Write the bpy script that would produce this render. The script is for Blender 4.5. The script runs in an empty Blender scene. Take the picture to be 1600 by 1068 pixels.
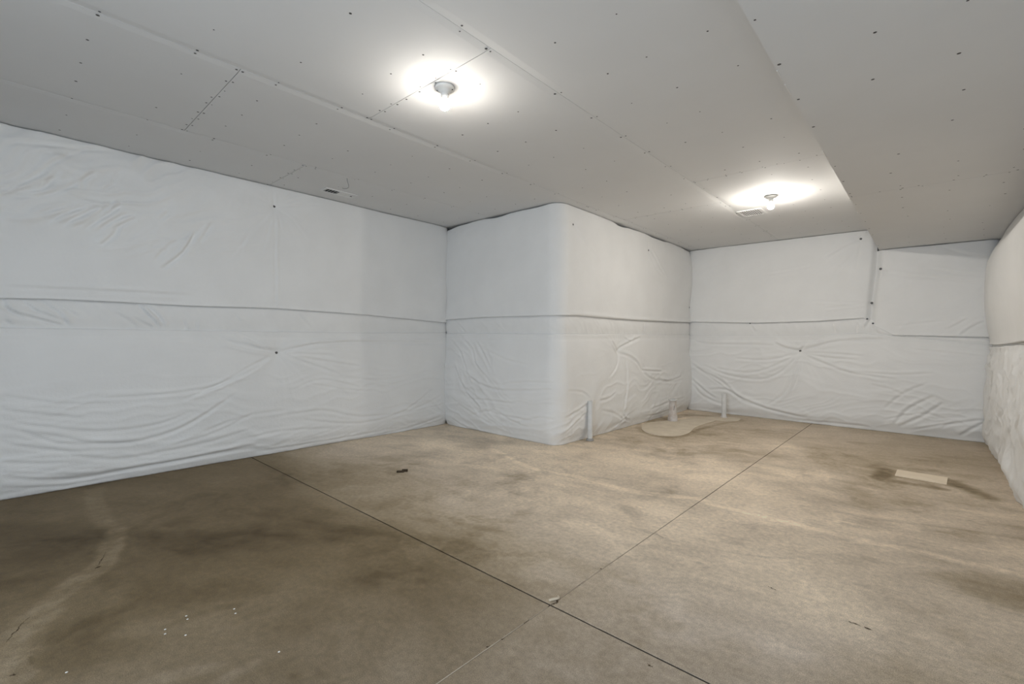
import bpy, math, random
import numpy as np
from mathutils import Matrix, Vector
random.seed(4)
C = bpy.context.scene.collection
SC = bpy.context.scene

# ------------------------------------------------------------------ camera
FPX, YAW, PITCH, ROLL, CAMH = 725.03, math.radians(42.06), math.radians(-0.609), math.radians(0.546), 1.228
Fv = np.array([-math.sin(YAW)*math.cos(PITCH), math.cos(YAW)*math.cos(PITCH), math.sin(PITCH)])
R0 = np.array([math.cos(YAW), math.sin(YAW), 0.0])
U0 = np.cross(R0, Fv)
Rv = R0*math.cos(ROLL) + U0*math.sin(ROLL)
Uv = -R0*math.sin(ROLL) + U0*math.cos(ROLL)
cam_data = bpy.data.cameras.new('camera')
cam_data.sensor_width = 36.0
cam_data.lens = FPX*36.0/1600.0
cam_data.clip_start = 0.02
cam = bpy.data.objects.new('camera', cam_data)
C.objects.link(cam)
cam.matrix_world = Matrix(((Rv[0], Uv[0], -Fv[0], 0), (Rv[1], Uv[1], -Fv[1], 0), (Rv[2], Uv[2], -Fv[2], CAMH), (0, 0, 0, 1)))
SC.camera = cam

# ------------------------------------------------------------------ world, daylight, exposure
SC.view_settings.view_transform = 'Standard'
SC.view_settings.look = 'None'
SC.view_settings.gamma = 1.0
SC.view_settings.use_curve_mapping = False
SC.view_settings.exposure = 0.0
world = bpy.data.worlds.new('world'); SC.world = world
world.use_nodes = True
world.node_tree.nodes['Background'].inputs[0].default_value = (0.62, 0.76, 1.0, 1)
world.node_tree.nodes['Background'].inputs[1].default_value = 1.0
BULB_W = 14.5            # radiant watts of the near bulb
BULB2_W = 36.0           # and of the far one
DAY_W = 112.0             # daylight through the window behind the camera
sun = bpy.data.lights.new('window_daylight', 'AREA')
sun.shape = 'RECTANGLE'; sun.size = 1.5; sun.size_y = 1.8
sun.energy = DAY_W; sun.color = (0.78, 0.885, 1.0)
sun_o = bpy.data.objects.new('window_daylight', sun); C.objects.link(sun_o)

# ------------------------------------------------------------------ room dimensions (metres)
H = 2.75
XL, Y1, X2, Y3, XR = -5.018, 4.196, -3.094, 8.002, 0.541
XS, ZS = -0.540, 2.456                # soffit edge and underside
XJ, YJ = -1.280, 1.698                # control joints in the slab
YF = -2.2                             # wall behind the camera
sun_o.location = (-0.34, YF + 0.02, 1.2)
sun_o.rotation_euler = (math.radians(90), 0, 0)      # faces +Y, into the room
XLC, XRC, Y1C, X2C, Y3C = XL-0.20, XR+0.20, Y1+0.20, X2-0.20, Y3+0.20    # concrete faces behind the blankets


def ray(u, v):
    return Fv*FPX + Rv*(u-800) - Uv*(v-534)


def onfloor(u, v, z=0.0):
    d = ray(u, v); t = (z-CAMH)/d[2]
    return (d[0]*t, d[1]*t)


def on_x(u, v, x):
    d = ray(u, v); t = x/d[0]
    return (d[1]*t, CAMH + d[2]*t)


def on_y(u, v, y):
    d = ray(u, v); t = y/d[1]
    return (d[0]*t, CAMH + d[2]*t)


# ------------------------------------------------------------------ numpy noise
def _table(seed, n=128):
    return np.random.RandomState(seed).rand(n, n)


def vnoise(x, y, seed=0):
    T = _table(seed); n = T.shape[0]
    xi = np.floor(x).astype(int); yi = np.floor(y).astype(int)
    fx = x-xi; fy = y-yi
    fx = fx*fx*fx*(fx*(fx*6-15)+10); fy = fy*fy*fy*(fy*(fy*6-15)+10)
    a = T[xi % n, yi % n]; b = T[(xi+1) % n, yi % n]; c = T[xi % n, (yi+1) % n]; d = T[(xi+1) % n, (yi+1) % n]
    return (a*(1-fx)+b*fx)*(1-fy) + (c*(1-fx)+d*fx)*fy


def fbm(x, y, seed=0, octs=4, gain=0.5):
    s = 0; a = 1; t = 0
    for k in range(octs):
        s = s + a*vnoise(x*2**k + 17.3*k, y*2**k - 9.1*k, seed+k); t += a; a *= gain
    return s/t


def sstep(e0, e1, x):
    t = np.clip((x-e0)/(e1-e0), 0, 1)
    return t*t*(3-2*t)


def wrinkle(S, Z, ang, lam, ln, seed, warp=0.35, pw=2.0):
    """folds running along direction ang, wavelength lam, length ln"""
    a = math.radians(ang)
    p = S*math.cos(a) + Z*math.sin(a); q = -S*math.sin(a) + Z*math.cos(a)
    w = (fbm(S*1.3+5, Z*1.3, seed+50, 3)-0.5)*warp + (vnoise(S*5, Z*5, seed+60)-0.5)*lam*0.8
    n = vnoise(p/ln + 40, (q+w)/lam + 40, seed)
    return (1-np.abs(2*n-1))**pw - 0.4


def poly_dist(S, Z, pts):
    """signed distance to a polyline and position 0..1 along it"""
    best = np.full(S.shape, 9.0); sg = np.ones(S.shape); pos = np.zeros(S.shape)
    L = [0.0]
    for (a, b), (c, d) in zip(pts[:-1], pts[1:]):
        L.append(L[-1]+math.hypot(c-a, d-b))
    tot = L[-1] or 1
    for k, ((a, b), (c, d)) in enumerate(zip(pts[:-1], pts[1:])):
        dx, dz = c-a, d-b; l2 = dx*dx+dz*dz+1e-12
        t = np.clip(((S-a)*dx+(Z-b)*dz)/l2, 0, 1)
        ex = S-a-t*dx; ez = Z-b-t*dz
        r = np.hypot(ex, ez); m = r < best
        best = np.where(m, r, best)
        sg = np.where(m, np.sign(dx*ez-dz*ex), sg)
        pos = np.where(m, (L[k]+t*math.sqrt(l2))/tot, pos)
    return best*sg, pos


def smooth_poly(pts, n=4):
    P = [np.array(p, float) for p in pts]
    if len(P) < 3: return [tuple(p) for p in P]
    out = []
    for i in range(len(P)-1):
        p0 = P[max(i-1, 0)]; p1 = P[i]; p2 = P[i+1]; p3 = P[min(i+2, len(P)-1)]
        for k in range(n):
            t = k/n
            out.append(tuple(0.5*((2*p1)+(-p0+p2)*t+(2*p0-5*p1+4*p2-p3)*t*t+(-p0+3*p1-3*p2+p3)*t**3)))
    out.append(tuple(P[-1]))
    return out


# ------------------------------------------------------------------ materials
def mat(name, col, rough=0.6, spec=0.3, metal=0.0):
    m = bpy.data.materials.new(name); m.use_nodes = True
    b = m.node_tree.nodes['Principled BSDF']
    b.inputs['Base Color'].default_value = (*col, 1)
    b.inputs['Roughness'].default_value = rough
    b.inputs['Specular IOR Level'].default_value = spec
    b.inputs['Metallic'].default_value = metal
    return m


def nodes(m):
    return m.node_tree.nodes, m.node_tree.links, m.node_tree.nodes['Principled BSDF']


def noise_node(N, L, co, scale, detail=4, rough=0.55):
    n = N.new('ShaderNodeTexNoise'); n.inputs['Scale'].default_value = scale
    n.inputs['Detail'].default_value = detail; n.inputs['Roughness'].default_value = rough
    L.new(co, n.inputs['Vector']); return n


def mottled(m, c1, c2, scale=6.0, bump=0.0, bscale=80.0, bdist=0.002):
    N, L, b = nodes(m)
    tc = N.new('ShaderNodeTexCoord')
    n = noise_node(N, L, tc.outputs['Object'], scale)
    r = N.new('ShaderNodeValToRGB'); r.color_ramp.elements[0].position = 0.35; r.color_ramp.elements[1].position = 0.65
    r.color_ramp.elements[0].color = (*c1, 1); r.color_ramp.elements[1].color = (*c2, 1)
    L.new(n.outputs['Fac'], r.inputs['Fac']); L.new(r.outputs['Color'], b.inputs['Base Color'])
    if bump:
        n2 = noise_node(N, L, tc.outputs['Object'], bscale, 6)
        bp = N.new('ShaderNodeBump'); bp.inputs['Strength'].default_value = bump; bp.inputs['Distance'].default_value = bdist
        L.new(n2.outputs['Fac'], bp.inputs['Height']); L.new(bp.outputs['Normal'], b.inputs['Normal'])
    return m


M_vinyl = mottled(mat('white_vinyl_facing', (0.7, 0.7, 0.7), 0.5, 0.28), (0.80, 0.80, 0.79), (0.83, 0.83, 0.82), 2.5, 0.35, 45, 0.004)
M_strip = mottled(mat('white_vinyl_strip', (0.7, 0.7, 0.7), 0.5, 0.28), (0.79, 0.79, 0.78), (0.82, 0.82, 0.81), 4, 0.35, 60, 0.003)
M_dry = mottled(mat('drywall_paper', (0.5, 0.5, 0.49), 0.8, 0.2), (0.715, 0.715, 0.71), (0.735, 0.735, 0.73), 1.6, 0.12, 160, 0.001)
M_gap = mat('dark_gap', (0.06, 0.055, 0.05), 0.9, 0.1)
M_screw = mat('dark_screw', (0.05, 0.05, 0.05), 0.5, 0.4)
M_pin = mat('grey_steel_pin', (0.10, 0.10, 0.10), 0.5, 0.5, 0.4)
M_conc = mottled(mat('grey_concrete', (0.35, 0.34, 0.32), 0.85, 0.2), (0.3, 0.29, 0.27), (0.38, 0.37, 0.35), 3)
M_porc = mat('white_porcelain', (0.78, 0.77, 0.74), 0.25, 0.5)
M_pvc = mottled(mat('white_pvc', (0.68, 0.68, 0.67), 0.35, 0.4), (0.62, 0.62, 0.61), (0.70, 0.70, 0.69), 12)
M_pvc_dirty = mottled(mat('dusty_pvc', (0.55, 0.5, 0.45), 0.5, 0.3), (0.5, 0.43, 0.38), (0.64, 0.62, 0.6), 14)
M_vent = mat('white_painted_metal', (0.74, 0.74, 0.73), 0.4, 0.4)
M_dark = mat('dark_duct', (0.02, 0.02, 0.02), 0.8, 0.2)
M_wire = mat('grey_wire', (0.25, 0.25, 0.24), 0.5, 0.4)
M_scrap = mottled(mat('dark_brown_scrap', (0.05, 0.035, 0.02), 0.8, 0.2), (0.03, 0.02, 0.012), (0.09, 0.065, 0.04), 60)
M_chip = mat('pale_mortar', (0.56, 0.48, 0.37), 0.9, 0.2)
M_joint = mottled(mat('joint_dirt', (0.09, 0.06, 0.035), 0.95, 0.1), (0.06, 0.04, 0.025), (0.11, 0.08, 0.05), 30)
M_filler = mottled(mat('joint_filler', (0.4, 0.33, 0.25), 0.95, 0.1), (0.36, 0.30, 0.23), (0.50, 0.43, 0.34), 9)
RB = 0.031
M_neck = mat('frosted_bulb_neck', (0.9, 0.89, 0.86), 0.3, 0.4)
M_neck.node_tree.nodes['Principled BSDF'].inputs['Emission Color'].default_value = (1.0, 0.95, 0.88, 1)
M_neck.node_tree.nodes['Principled BSDF'].inputs['Emission Strength'].default_value = 2.0


def bulb_mat(name, w):
    m = mat(name, (1, 1, 1), 0.3, 0.5); b_ = nodes(m)[2]
    b_.inputs['Emission Color'].default_value = (1.0, 0.94, 0.855, 1)
    b_.inputs['Emission Strength'].default_value = w/(math.pi*4*math.pi*RB*RB*0.465)
    return m


M_bulb = bulb_mat('lit_bulb', BULB_W); M_bulb2 = bulb_mat('lit_far_bulb', BULB2_W)

# concrete slab: vertex colour carries the stains, tone and painted daylight cast, nodes carry the grain
M_floor = mat('stained_concrete', (0.3, 0.25, 0.18), 0.62, 0.3)
N, L, b = nodes(M_floor)
va = N.new('ShaderNodeVertexColor'); va.layer_name = 'stain_and_cast'
tc = N.new('ShaderNodeTexCoord')
g1 = noise_node(N, L, tc.outputs['Object'], 260, 3, 0.7)
g2 = noise_node(N, L, tc.outputs['Object'], 34, 5, 0.65)
mr = N.new('ShaderNodeMapRange'); mr.inputs[1].default_value = 0.3; mr.inputs[2].default_value = 0.7
mr.inputs[3].default_value = 0.62; mr.inputs[4].default_value = 1.38
L.new(g1.outputs['Fac'], mr.inputs[0])
mr2 = N.new('ShaderNodeMapRange'); mr2.inputs[1].default_value = 0.3; mr2.inputs[2].default_value = 0.7
mr2.inputs[3].default_value = 0.82; mr2.inputs[4].default_value = 1.18
L.new(g2.outputs['Fac'], mr2.inputs[0])
mm = N.new('ShaderNodeMath'); mm.operation = 'MULTIPLY'
L.new(mr.outputs[0], mm.inputs[0]); L.new(mr2.outputs[0], mm.inputs[1])
vm = N.new('ShaderNodeVectorMath'); vm.operation = 'SCALE'
L.new(va.outputs['Color'], vm.inputs[0]); L.new(mm.outputs[0], vm.inputs['Scale'])
L.new(vm.outputs[0], b.inputs['Base Color'])
bp = N.new('ShaderNodeBump'); bp.inputs['Strength'].default_value = 0.25; bp.inputs['Distance'].default_value = 0.002
L.new(g2.outputs['Fac'], bp.inputs['Height']); L.new(bp.outputs['Normal'], b.inputs['Normal'])
rr = N.new('ShaderNodeMapRange'); rr.inputs[3].default_value = 0.5; rr.inputs[4].default_value = 0.75
L.new(g2.outputs['Fac'], rr.inputs[0]); L.new(rr.outputs[0], b.inputs['Roughness'])


# ------------------------------------------------------------------ object helpers
def link(name, me, m, parent=None, smooth=False, loc=None):
    if m is not None and not me.materials: me.materials.append(m)
    if smooth: me.polygons.foreach_set('use_smooth', [True]*len(me.polygons))
    o = bpy.data.objects.new(name, me); C.objects.link(o)
    if loc is not None: o.location = loc
    if parent is not None: o.parent = parent
    return o


def mesh(name, V, F):
    me = bpy.data.meshes.new(name); me.from_pydata([tuple(map(float, v)) for v in V], [], F); me.update(); return me


def grid_mesh(name, P, flip=False):
    """P: (n, m, 3) array"""
    n, m = P.shape[:2]
    idx = np.arange(n*m).reshape(n, m)
    q = np.stack([idx[:-1, :-1], idx[1:, :-1], idx[1:, 1:], idx[:-1, 1:]], -1).reshape(-1, 4)
    if flip: q = q[:, ::-1]
    me = bpy.data.meshes.new(name)
    me.vertices.add(n*m); me.vertices.foreach_set('co', P.reshape(-1).astype(np.float32))
    me.loops.add(q.size); me.loops.foreach_set('vertex_index', q.reshape(-1).astype(np.int32))
    me.polygons.add(len(q)); me.polygons.foreach_set('loop_start', np.arange(0, q.size, 4, dtype=np.int32))
    me.polygons.foreach_set('use_smooth', np.ones(len(q), dtype=bool))
    me.update(calc_edges=True)
    return me


class MB:
    def __init__(s): s.V = []; s.F = []

    def box(s, a, b):
        x0, y0, z0 = a; x1, y1, z1 = b; k = len(s.V)
        s.V += [(x0, y0, z0), (x1, y0, z0), (x1, y1, z0), (x0, y1, z0), (x0, y0, z1), (x1, y0, z1), (x1, y1, z1), (x0, y1, z1)]
        s.F += [tuple(k+i for i in f) for f in ((0, 3, 2, 1), (4, 5, 6, 7), (0, 1, 5, 4), (1, 2, 6, 5), (2, 3, 7, 6), (3, 0, 4, 7))]
        return s

    def lathe(s, prof, n=24, c=(0, 0, 0)):
        """prof: list of (radius, z)"""
        k = len(s.V)
        for r, z in prof:
            for i in range(n):
                a = 2*math.pi*i/n
                s.V.append((c[0]+r*math.cos(a), c[1]+r*math.sin(a), c[2]+z))
        for j in range(len(prof)-1):
            for i in range(n):
                i2 = (i+1) % n
                s.F.append((k+j*n+i, k+j*n+i2, k+(j+1)*n+i2, k+(j+1)*n+i))
        return s

    def tube(s, pts, r, n=8):
        pts = [Vector(p) for p in pts]; k = len(s.V)
        for j, p in enumerate(pts):
            t = (pts[min(j+1, len(pts)-1)]-pts[max(j-1, 0)]).normalized()
            a = t.cross(Vector((0.3, 0.1, 0.95))).normalized(); b = t.cross(a)
            for i in range(n):
                w = 2*math.pi*i/n; s.V.append(tuple(p+a*r*math.cos(w)+b*r*math.sin(w)))
        for j in range(len(pts)-1):
            for i in range(n):
                i2 = (i+1) % n
                s.F.append((k+j*n+i, k+(j+1)*n+i, k+(j+1)*n+i2, k+j*n+i2))
        s.F.append(tuple(k+i for i in range(n))); s.F.append(tuple(k+(len(pts)-1)*n+i for i in range(n-1, -1, -1)))
        return s

    def build(s, name, m, parent=None, loc=None, smooth=False):
        return link(name, mesh(name, s.V, s.F), m, parent, smooth, loc)


def empty(name, loc=(0, 0, 0)):
    o = bpy.data.objects.new(name, None); o.empty_display_size = 0.05; C.objects.link(o); o.location = loc; return o


def tag(o, label=None, cat=None, group=None, kind=None):
    if label: o['label'] = label
    if cat: o['category'] = cat
    if group: o['group'] = group
    if kind: o['kind'] = kind
    return o


def put(o, p):
    """child placed in world metres under a parent that is only translated"""
    o.location = Vector(p)-o.parent.location
    return o


# ================================================================== FLOOR
fl = MB().box((XLC-0.2, YF-0.2, -0.16), (XRC+0.2, Y3C+0.2, -0.006)).build('floor', M_joint)
tag(fl, kind='structure', label='brown stained concrete basement floor cut by two control joints')

FSTREAK = [  # (pixel polyline on the floor, width m, strength, softness)
    ([(768, 701), (790, 712), (825, 729), (860, 737), (905, 745), (960, 760), (1007, 770), (1050, 775), (1093, 779), (1120, 790), (1180, 803), (1240, 818), (1300, 832), (1360, 847), (1420, 858), (1480, 872), (1560, 890)], 0.035, 0.42, 0.5),
    ([(148, 765), (150, 785), (157, 808), (168, 818), (182, 829)], 0.05, 0.65, 0.6),
    ([(182, 829), (178, 848), (165, 868), (152, 885), (120, 908), (85, 935), (55, 965), (22, 1000), (5, 1040)], 0.055, 1.15, 0.45),
    ([(60, 962), (35, 985), (12, 1020), (-10, 1060)], 0.09, 0.9, 0.5),
    ([(40, 1055), (20, 1048), (0, 1060)], 0.05, 0.7, 0.5),
    ([(700, 850), (760, 845), (820, 842)], 0.05, 0.06, 0.8),
    ([(1200, 694), (1290, 704), (1400, 722), (1500, 735)], 0.09, 0.16, 0.8),
    ([(1386, 744), (1440, 758), (1500, 772), (1560, 782)], 0.03, 0.12, 0.8),
    ([(215, 1068), (260, 1056), (340, 1040)], 0.03, 0.5, 0.5),
    ([(340, 1068), (380, 1045), (396, 1034)], 0.02, 0.5, 0.5),
    ([(20, 1010), (60, 1008), (110, 1012)], 0.03, 0.14, 0.7),
]
FDARKLINE = [
    ([(985, 822), (1016, 832), (1050, 846)], 0.012, -0.25, 0.8),
    ([(1115, 858), (1180, 868), (1240, 872)], 0.010, -0.16, 0.8),
    ([(1300, 797), (1380, 812), (1480, 824), (1600, 842)], 0.018, -0.22, 0.8),
    ([(1376, 748), (1425, 756), (1475, 764)], 0.05, -0.45, 0.8),
    ([(1387, 734), (1376, 748)], 0.06, -0.5, 0.8),
    ([(1484, 752), (1510, 763), (1545, 777)], 0.09, -0.60, 0.9),
    ([(1000, 655), (998, 668), (1012, 678), (1045, 683), (1070, 680), (1092, 671), (1130, 661), (1160, 658)], 0.035, -0.28, 0.9),
    ([(1015, 660), (1035, 655), (1075, 648), (1105, 650), (1150, 655)], 0.09, -0.5, 0.9),
    ([(1186, 872), (1186, 888)], 0.01, 0.12, 0.9),
    ([(540, 872), (570, 850), (620, 845)], 0.02, -0.08, 0.9),
    ([(255, 980), (330, 952), (370, 945)], 0.03, -0.22, 0.9),
    ([(200, 1010), (120, 1030), (30, 1035)], 0.10, -0.26, 0.9),
    ([(150, 900), (170, 905), (175, 915)], 0.04, -0.26, 0.9),
]
FBLOB = [  # (u, v, radius m along u, radius m in depth, amount)
    (60, 830, 0.9, 0.22, -0.20), (190, 860, 0.8, 0.25, -0.15), (350, 845, 0.6, 0.18, -0.22), (470, 830, 0.5, 0.20, -0.12),
    (100, 985, 0.35, 0.14, -0.22), (300, 940, 0.6, 0.2, -0.08), (520, 870, 0.35, 0.25, 0.07), (420, 1000, 0.35, 0.18, -0.05),
    (600, 780, 0.7, 0.5, 0.10), (760, 770, 0.6, 0.6, 0.12), (840, 800, 0.35, 0.5, -0.06), (720, 930, 0.35, 0.25, -0.05),
    (1110, 752, 0.30, 0.30, 0.20), (1025, 792, 0.22, 0.20, 0.15), (1190, 722, 0.5, 0.6, -0.10), (1120, 715, 0.6, 0.45, -0.12),
    (1300, 720, 0.6, 0.9, -0.10), (1290, 770, 0.45, 0.4, -0.16), (1060, 735, 0.2, 0.2, -0.12), (990, 800, 0.08, 0.2, -0.16),
    (1330, 700, 0.9, 0.5, 0.08), (1200, 670, 1.2, 0.5, 0.10), (900, 720, 0.6, 0.6, 0.10), (1010, 700, 0.5, 0.3, 0.05),
    (1480, 850, 0.4, 0.3, -0.16), (1580, 930, 0.28, 0.30, -0.30), (1280, 940, 0.4, 0.25, 0.10), (1150, 930, 0.3, 0.2, 0.06),
    (1330, 1010, 0.15, 0.1, -0.10), (1060, 870, 0.3, 0.2, -0.08), (1000, 640, 1.5, 0.5, 0.05), (980, 640, 0.3, 0.3, -0.1),
    (760, 690, 0.8, 0.3, -0.07), (880, 1010, 0.3, 0.12, -0.05), (1400, 700, 0.7, 0.3, 0.06), (1300, 870, 0.25, 0.1, -0.12),
    (1360, 820, 0.2, 0.12, -0.14), (1480, 830, 0.2, 0.15, -0.12), (520, 775, 0.4, 0.4, -0.04), (120, 805, 0.8, 0.2, 0.06),
]


def floor_colour(X, Y):
    w1 = fbm(X*0.9+3, Y*0.9+8, 11, 4)-0.5; w2 = fbm(X*0.9-4, Y*0.9+2, 23, 4)-0.5
    Xa = X + 0.5*w1; Ya = Y + 0.5*w2
    n1 = fbm(Xa*0.8, Ya*0.8, 31, 5)                   # broad blotches
    n2 = fbm(Xa*3.1, Ya*3.1, 41, 5, 0.6)              # small mottling
    n3 = fbm(Xa*2.0+Ya*0.5, Ya*9.0-Xa*2.0, 47, 4, 0.6)    # trowel sweeps
    n4 = fbm(X*14, Y*14, 53, 3, 0.6)
    v = 1.0 + (n1-0.5)*0.62 + (n2-0.5)*0.42 + (n3-0.5)*0.30 + (n4-0.5)*0.14
    pt = sstep(0.60, 0.66, n2)*sstep(0.45, 0.6, n1)    # crisp pale dried patches
    v = v + 0.09*pt
    pd = sstep(0.62, 0.70, fbm(Xa*2.3+9, Ya*2.3, 61, 5, 0.65))
    v = v - 0.13*pd
    v = v - 0.10*sstep(0.55, 0.62, fbm(Xa*6+3, Ya*6, 65, 5, 0.65))*sstep(0.5, 0.4, n1)
    Xw = X + 0.07*(fbm(X*4, Y*4, 71, 4)-0.5)*2; Yw = Y + 0.07*(fbm(X*4+7, Y*4, 73, 4)-0.5)*2
    for u, vv, rx, rd, am in FBLOB:
        cx, cy = onfloor(u, vv)
        dx = Xw-cx; dy = Yw-cy
        a = dx*R0[0]+dy*R0[1]; d = -dx*R0[1]+dy*R0[0]
        e = np.sqrt((a/rx)**2+(d/rd)**2) + 0.5*(n2-0.5)
        v = v + am*(1-sstep(0.45, 1.15, e))
    li = np.zeros(X.shape)
    for group, wv in ((FSTREAK, 0.02), (FDARKLINE, 0.004)):
        Xs = X + wv*2*(fbm(X*9, Y*9, 81, 4)-0.5); Ys = Y + wv*2*(fbm(X*9+5, Y*9, 83, 4)-0.5)
        for pts, w, am, soft in group:
            P = [onfloor(*p) for p in pts]
            x0 = min(p[0] for p in P)-w*4; x1 = max(p[0] for p in P)+w*4; y0 = min(p[1] for p in P)-w*4; y1 = max(p[1] for p in P)+w*4
            m = (X > x0) & (X < x1) & (Y > y0) & (Y < y1)
            if not m.any(): continue
            d, pos = poly_dist(Xs[m], Ys[m], smooth_poly(P))
            d = np.abs(d)/w*(1+0.6*(n2[m]-0.5)*2)
            k = 1-sstep(1-soft*0.8, 1+soft*0.8, d)
            k = k*(0.52 if am > 0 else 1.0)*np.clip(0.55+1.1*(n4[m]-0.3)+0.8*(n2[m]-0.5), 0.2, 1.2)
            li[m] = np.where(np.abs(am*k) > np.abs(li[m]), am*k, li[m])
    v = v + li
    # paler dust along the foot of the walls
    dl = np.minimum(X-XL, np.where(X < X2, Y1-Y, 9)); dl = np.minimum(dl, np.minimum(Y3-Y, XR-X))
    v = v + 0.05*(1-sstep(0.0, 0.35, dl))
    # soft clip
    v = np.clip(v, 0.34, 2.2)
    # the slab darkens towards the near end, most at near left; palest in the middle
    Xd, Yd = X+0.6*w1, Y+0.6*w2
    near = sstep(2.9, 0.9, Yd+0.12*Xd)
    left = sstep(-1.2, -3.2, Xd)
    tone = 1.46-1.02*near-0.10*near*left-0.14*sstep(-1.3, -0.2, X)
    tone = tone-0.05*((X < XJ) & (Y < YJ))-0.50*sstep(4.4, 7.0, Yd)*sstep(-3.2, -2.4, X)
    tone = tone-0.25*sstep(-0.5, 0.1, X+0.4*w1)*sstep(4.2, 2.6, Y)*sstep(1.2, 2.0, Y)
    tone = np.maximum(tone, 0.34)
    v = 1+(v-1)*1.10
    v = np.where((v > 1.06) & (li < 0.05), 1.06+(v-1.06)*0.7, v)
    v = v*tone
    v = np.where(v > 1.75, 1.75+(v-1.75)*0.5, v)
    base = np.array([0.515, 0.425, 0.315])
    g = np.array([0.90, 1.0, 1.28])
    grey = 0.35*sstep(2.6, 1.2, np.hypot(X+0.3, Y))[..., None]*np.array([0.0, 0.12, 0.62])  # cool daylight near the camera, painted into the floor colour
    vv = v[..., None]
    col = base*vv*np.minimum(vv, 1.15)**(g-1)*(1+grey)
    return col


def axis(a, b, step_fn):
    xs = [a]
    while xs[-1] < b-1e-6:
        xs.append(min(b, xs[-1]+step_fn(xs[-1])))
    if len(xs) > 2 and xs[-1]-xs[-2] < 0.003: xs.pop(-2)
    return np.array(xs)


def slab(x0, x1, y0, y1):
    xs = axis(x0, x1, lambda x: 0.014 if x > -3.4 else 0.018)
    ys = axis(y0, y1, lambda y: 0.05 if y < -0.4 else (0.013 if y < 4 else 0.02))
    xs = np.sort(np.concatenate([xs, [x0+0.0015, x0+0.004, x1-0.0015, x1-0.004]])); ys = np.sort(np.concatenate([ys, [y0+0.0015, y0+0.004, y1-0.0015, y1-0.004]]))
    X, Y = np.meshgrid(xs, ys, indexing='ij')
    Z = 0.0015*(fbm(X*1.2, Y*1.2, 91, 3)-0.5)
    Wx = np.minimum(X-x0, x1-X); Wy = np.minimum(Y-y0, y1-Y)
    e = np.minimum(Wx, Wy)
    chip = 0.004*np.clip(vnoise(X*20, Y*20, 92)-0.55, 0, 1)*(e < 0.004)
    Z = np.where(e < 1e-6, Z-0.0012-chip, Z)
    P = np.stack([X, Y, Z], -1)
    # vertical sides so that each slab has depth
    P = np.concatenate([P[:1]*[1, 1, 0]+[0, 0, -0.0059], P, P[-1:]*[1, 1, 0]+[0, 0, -0.0059]], 0)
    P = np.concatenate([P[:, :1]*[1, 1, 0]+[0, 0, -0.0059], P, P[:, -1:]*[1, 1, 0]+[0, 0, -0.0059]], 1)
    me = grid_mesh('concrete_slab', P)
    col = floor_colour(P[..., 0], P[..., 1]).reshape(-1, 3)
    ex = np.minimum(P[..., 0]-x0, x1-P[..., 0]).reshape(-1); ey = np.minimum(P[..., 1]-y0, y1-P[..., 1]).reshape(-1)
    col = col*np.where(ey < 0.001, 0.22, 1.0)[:, None]*np.where(ex < 0.001, np.where(P[..., 1].reshape(-1) > 3.0, 0.4, 0.8), 1.0)[:, None]
    ca = me.color_attributes.new('stain_and_cast', 'FLOAT_COLOR', 'POINT')
    ca.data.foreach_set('color', np.concatenate([col, np.ones((len(col), 1))], 1).astype(np.float32).reshape(-1))
    return link('concrete_slab', me, M_floor, fl)


G, GY = 0.0024, 0.0034
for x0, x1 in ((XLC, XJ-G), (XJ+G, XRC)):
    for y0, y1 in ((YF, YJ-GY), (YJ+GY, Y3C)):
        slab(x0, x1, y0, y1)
# hardened filler left in the joint that runs away from the camera, in broken lengths
fb = MB(); y = YF
while y < 3.0:
    ln = random.uniform(0.12, 0.6)
    if y < YJ-0.02 < y+ln: ln = YJ-0.02-y
    fb.box((XJ-G+0.0004, y, -0.0059), (XJ+G-0.0004, y+ln, 0.0006-random.uniform(0, 0.0012)))
    y += ln + (0.04 if abs(y+ln-(YJ-0.02)) < 1e-6 else random.uniform(0.015, 0.05))
o = fb.build('joint_filler', M_filler, fl); tag(o, label='pale crumbly filler in the joint', kind='stuff')


def patch(name, P, z, m):
    n = len(P); V = [(x, y, z) for x, y in P]+[(x, y, -0.004) for x, y in P]
    cx = sum(p[0] for p in P)/n; cy = sum(p[1] for p in P)/n
    V.append((cx, cy, z+0.0005)); F = [(i, (i+1) % n, 2*n) for i in range(n)]+[(i, n+i, n+(i+1) % n, (i+1) % n) for i in range(n)]
    return link(name, mesh(name, V, F), m, fl)




def crack(pts, w, jag=0.004, n=9):
    P = [onfloor(*p) for p in pts]; V = []; F = []
    L_ = [(a[0]+(b_[0]-a[0])*k/n, a[1]+(b_[1]-a[1])*k/n) for a, b_ in zip(P[:-1], P[1:]) for k in range(n)]+[P[-1]]
    for i, (x, y) in enumerate(L_):
        t = i/(len(L_)-1); ww = w*0.5*math.sin(math.pi*min(max(t, 0.04), 0.96))*random.uniform(0.4, 1.3)
        x += random.uniform(-jag, jag); y += random.uniform(-jag, jag)
        V += [(x-ww, y-ww*0.6, 0.0011), (x, y, 0.0014), (x+ww, y+ww*0.6, 0.0011)]
        if i: k = 3*i; F += [(k-3, k-2, k+1, k), (k-2, k-1, k+2, k+1)]
    return link('crack', mesh('crack', V, F), M_joint, fl)


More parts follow.
